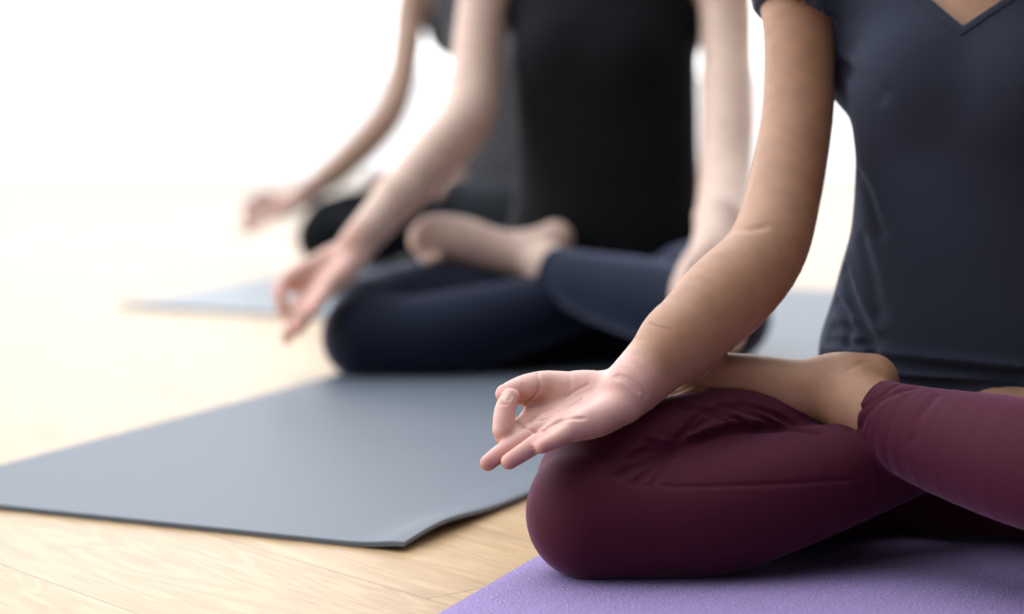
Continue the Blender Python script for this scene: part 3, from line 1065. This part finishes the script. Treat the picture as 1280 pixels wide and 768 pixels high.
def detail_top1(top):
    L = lambda uv, n=4: surf_line(top, uv, n, t0=2.1)
    folds = [
        ([(1056, 335), (1066, 375), (1082, 410), (1092, 440)], 0.0104, 0.0072),
        ([(1078, 300), (1090, 345), (1098, 390)], 0.0051, 0.0090),
        ([(1046, 375), (1060, 400), (1058, 430)], 0.0093, 0.0054),
        ([(1040, 410), (1070, 412), (1100, 425)], 0.0061, 0.0054),
        ([(1036, 425), (1066, 432), (1090, 428)], 0.0061, 0.0045),
        ([(1026, 446), (1100, 452), (1200, 462), (1276, 470)], 0.0174, 0.0054),
        ([(1060, 470), (1150, 480), (1276, 484)], 0.0116, 0.0054),
        ([(1068, 210), (1085, 240), (1100, 290)], 0.0051, 0.0072),
        ([(1050, 80), (1075, 95), (1100, 120)], 0.0070, 0.0072),
    ]
    for uv, dep, wd in folds:
        p = L(uv)
        if len(p) > 1:
            top.mod(crease(p, dep, wd))
            top.mod(crease(p + UP * wd * 1.3, -dep * .4, wd))


TORSO1 = [(1226, 640, 2.65, .160, .125), (1226, 560, 2.64, .176, .135), (1230, 470, 2.62, .176, .120), (1228, 430, 2.61, .172, .110), (1225, 380, 2.60, .154, .100),
          (1224, 340, 2.595, .144, .095), (1223, 295, 2.585, .131, .088), (1223, 250, 2.58, .127, .085), (1223, 200, 2.575, .125, .086), (1222, 150, 2.57, .129, .092),
          (1221, 100, 2.57, .132, .096), (1220, 40, 2.575, .132, .092), (1220, -20, 2.585, .133, .078), (1220, -70, 2.59, .10, .060), (1220, -95, 2.59, .055, .052)]
ARM1 = [(1005, -22, 2.64, .050), (1000, 60, 2.615, .0395), (996, 150, 2.585, .0385), (978, 250, 2.535, .0395), (955, 318, 2.492, .0420), (905, 373, 2.455, .0455), (848, 428, 2.42, .0375), (787, 487, 2.385, .0285)]
maroon = cloth_mat('maroon_jersey', (0.076, 0.0095, 0.026), 1400, .2, .30, .7, (0.75, .40, .72))
slate = cloth_mat('slate_jersey', (0.036, 0.044, 0.072), 1100, .25, .2, .9, (.6, .7, .9))
hx0, hx1 = P(595, 600, 2.36), P(800, 455, 2.36)
make_person(dict(
    knee=K1, scale=1.0, label='person in maroon leggings and slate blue v-neck T-shirt seated cross-legged on the purple mat', skin=(.42, .232, .147), palm=(.76, .47, .42), hair=(.03, .018, .012),
    torso=TORSO1, arm_r=ARM1, hand_rot=0.0, hand_scale=1.0, bust_row=10, bust=(.058, .055, -.005, .052), lat=.62,
    h=.0036, h_leg=.0028, h_top=.0034,
    fine_body=[((-.04, 2.28, .085), (.135, 2.43, .215), .0011), ((.135, 2.38, .20), (.165, 2.44, .26), .0013), ((.13, 2.35, .12), (.36, 2.66, .56), .0022)],
    fine_leg=[((.09, 2.35, .07), (.31, 2.56, .17), .0013), ((.30, 2.33, .09), (.40, 2.50, .19), .0016)],
    marks=lambda b: [surf_line(b, [(812, 403), (822, 407), (838, 411)])], detail_body=detail_body1, detail_leggings=detail_leggings1, detail_top=detail_top1, leg_mat=maroon, waist_z=.15, cuff=.75, cuff_tilt=V(-.0, 0, -.15),
    top_name='t_shirt', top_mat=slate, top_infl=.006, sleeve=.66, sleeve_tilt=-.40, neck_z=P(1205, 33, 2.48)[2], neck_slope=.74, neck_half=.085, neck_off=-.010, hem_z=.11, neckband=True))

# ---- second person
K2 = P(453, 424, 3.745)
TORSO2 = []
for (u, v, t, a, b) in TORSO1:
    q = K2 + 1.04 * (P(u, v, t) - K1)
    rel = q - CAM
    tt = rel @ AX_F
    TORSO2.append((640 + FPX * (rel @ AX_R) / tt, 384 - FPX * (rel @ AX_U) / tt, tt, a * 1.0, b * 1.05))
uu0 = TORSO2[7][0]
TORSO2 = [(u + (757 - uu0), v, t, max(a, min(.148, a * 1.22)) if v < 300 else a * 1.0, b) for (u, v, t, a, b) in TORSO2]
ARM2 = [(622, -75, 4.02, .050), (606, 0, 3.99, .043), (598, 60, 3.96, .0415), (592, 105, 3.93, .042), (582, 150, 3.89, .0445), (545, 193, 3.85, .042), (498, 245, 3.80, .036), (446, 306, 3.745, .029)]
ARM2L = [(890, -75, 3.88, .050), (906, 0, 3.87, .043), (908, 60, 3.84, .0415), (909, 110, 3.80, .042), (909, 160, 3.76, .0425), (906, 220, 3.70, .040), (898, 272, 3.60, .034), (886, 318, 3.52, .028)]
mv2 = lambda p: K2 + 1.05 * (p - K1)
black = cloth_mat('black_jersey', (0.008, 0.009, 0.013), 700, .2, .12, .85, (.6, .6, .8))
navy = cloth_mat('navy_jersey', (0.014, 0.021, 0.046), 700, .2, .6, .8, (.55, .63, .92))
make_person(dict(
    knee=K2, scale=1.05, label='person in black sleeveless top and navy leggings seated behind the slate grey mat end', skin=(.80, .60, .51), palm=(.70, .43, .37), hair=(.05, .028, .015),
    torso=TORSO2, arm_r=ARM2, arm_l=ARM2L, hand_rot=math.radians(28.5), hand_rot_l=math.radians(62), hand_scale=1.15, bust_row=10, bust=(.062, .045, -.01, .055),
    legs=dict(foot_l=[(P(694, 299, 3.85), .030), (P(664, 318, 3.84), .036), (P(620, 312, 3.84), .034), (P(580, 300, 3.84), .036), (P(548, 297, 3.84), .037), (P(534, 300, 3.83), .030)],
              thigh_l=[(mv2(P(1320, 565, 2.60)), .092), (P(870, 372, 3.76), .086), (P(890, 386, 3.66), .074), (P(905, 396, 3.56), .062)],
              shin_l=[(mv2(P(1075, 508, 2.43)), .036), (mv2(P(1110, 525, 2.405)), .040), (mv2(P(1165, 548, 2.365)), .050), (P(800, 372, 3.66), .060), (P(860, 385, 3.60), .060), (P(905, 393, 3.55), .058)]),
    h=.006, h_leg=.006, h_top=.006, leg_mat=navy, waist_z=.16, cuff=.30,
    top_name='tank_top', top_mat=black, top_infl=.006, sleeve=0, lat=.75, neck_z=.625, neck_slope=.5, neck_half=.07, hem_z=.12))

# ---- third person
K3 = P(405, 299, 5.36)
TORSO3 = []
for (u, v, t, a, b) in TORSO1:
    q = K3 + 1.0 * (P(u, v, t) - K1)
    rel = q - CAM
    tt = rel @ AX_F
    TORSO3.append((640 + FPX * (rel @ AX_R) / tt, 384 - FPX * (rel @ AX_U) / tt, tt, a, b))
ARM3 = [(524, -25, 5.62, .046), (513, 15, 5.60, .038), (508, 60, 5.56, .036), (500, 105, 5.52, .036), (484, 145, 5.48, .038), (452, 183, 5.44, .037), (415, 217, 5.40, .031), (378, 245, 5.36, .026)]
charcoal = cloth_mat('charcoal_jersey', (0.15, 0.155, 0.18), 500, .2, .5, .85, (.8, .85, 1.0))
blackl = cloth_mat('black_stretch', (0.010, 0.013, 0.017), 500, .2, .3, .8, (.5, .6, .8))
make_person(dict(
    knee=K3, scale=1.0, label='person farthest back in a charcoal sleeveless top and black leggings, half hidden', skin=(.66, .45, .35), palm=(.66, .42, .36), hair=(.03, .02, .015),
    torso=TORSO3, arm_r=ARM3, hand_rot=math.radians(6), hand_scale=1.0, bust_row=10, bust=(.068, .062, -.005, .058),
    h=.008, h_leg=.008, h_top=.008, leg_mat=blackl, waist_z=.15, cuff=.30,
    top_name='tank_top', top_mat=charcoal, top_infl=.006, sleeve=0, lat=.92, neck_z=.625, neck_slope=.5, neck_half=.07, hem_z=.12))
print('script %.1fs' % (time.time() - T0))
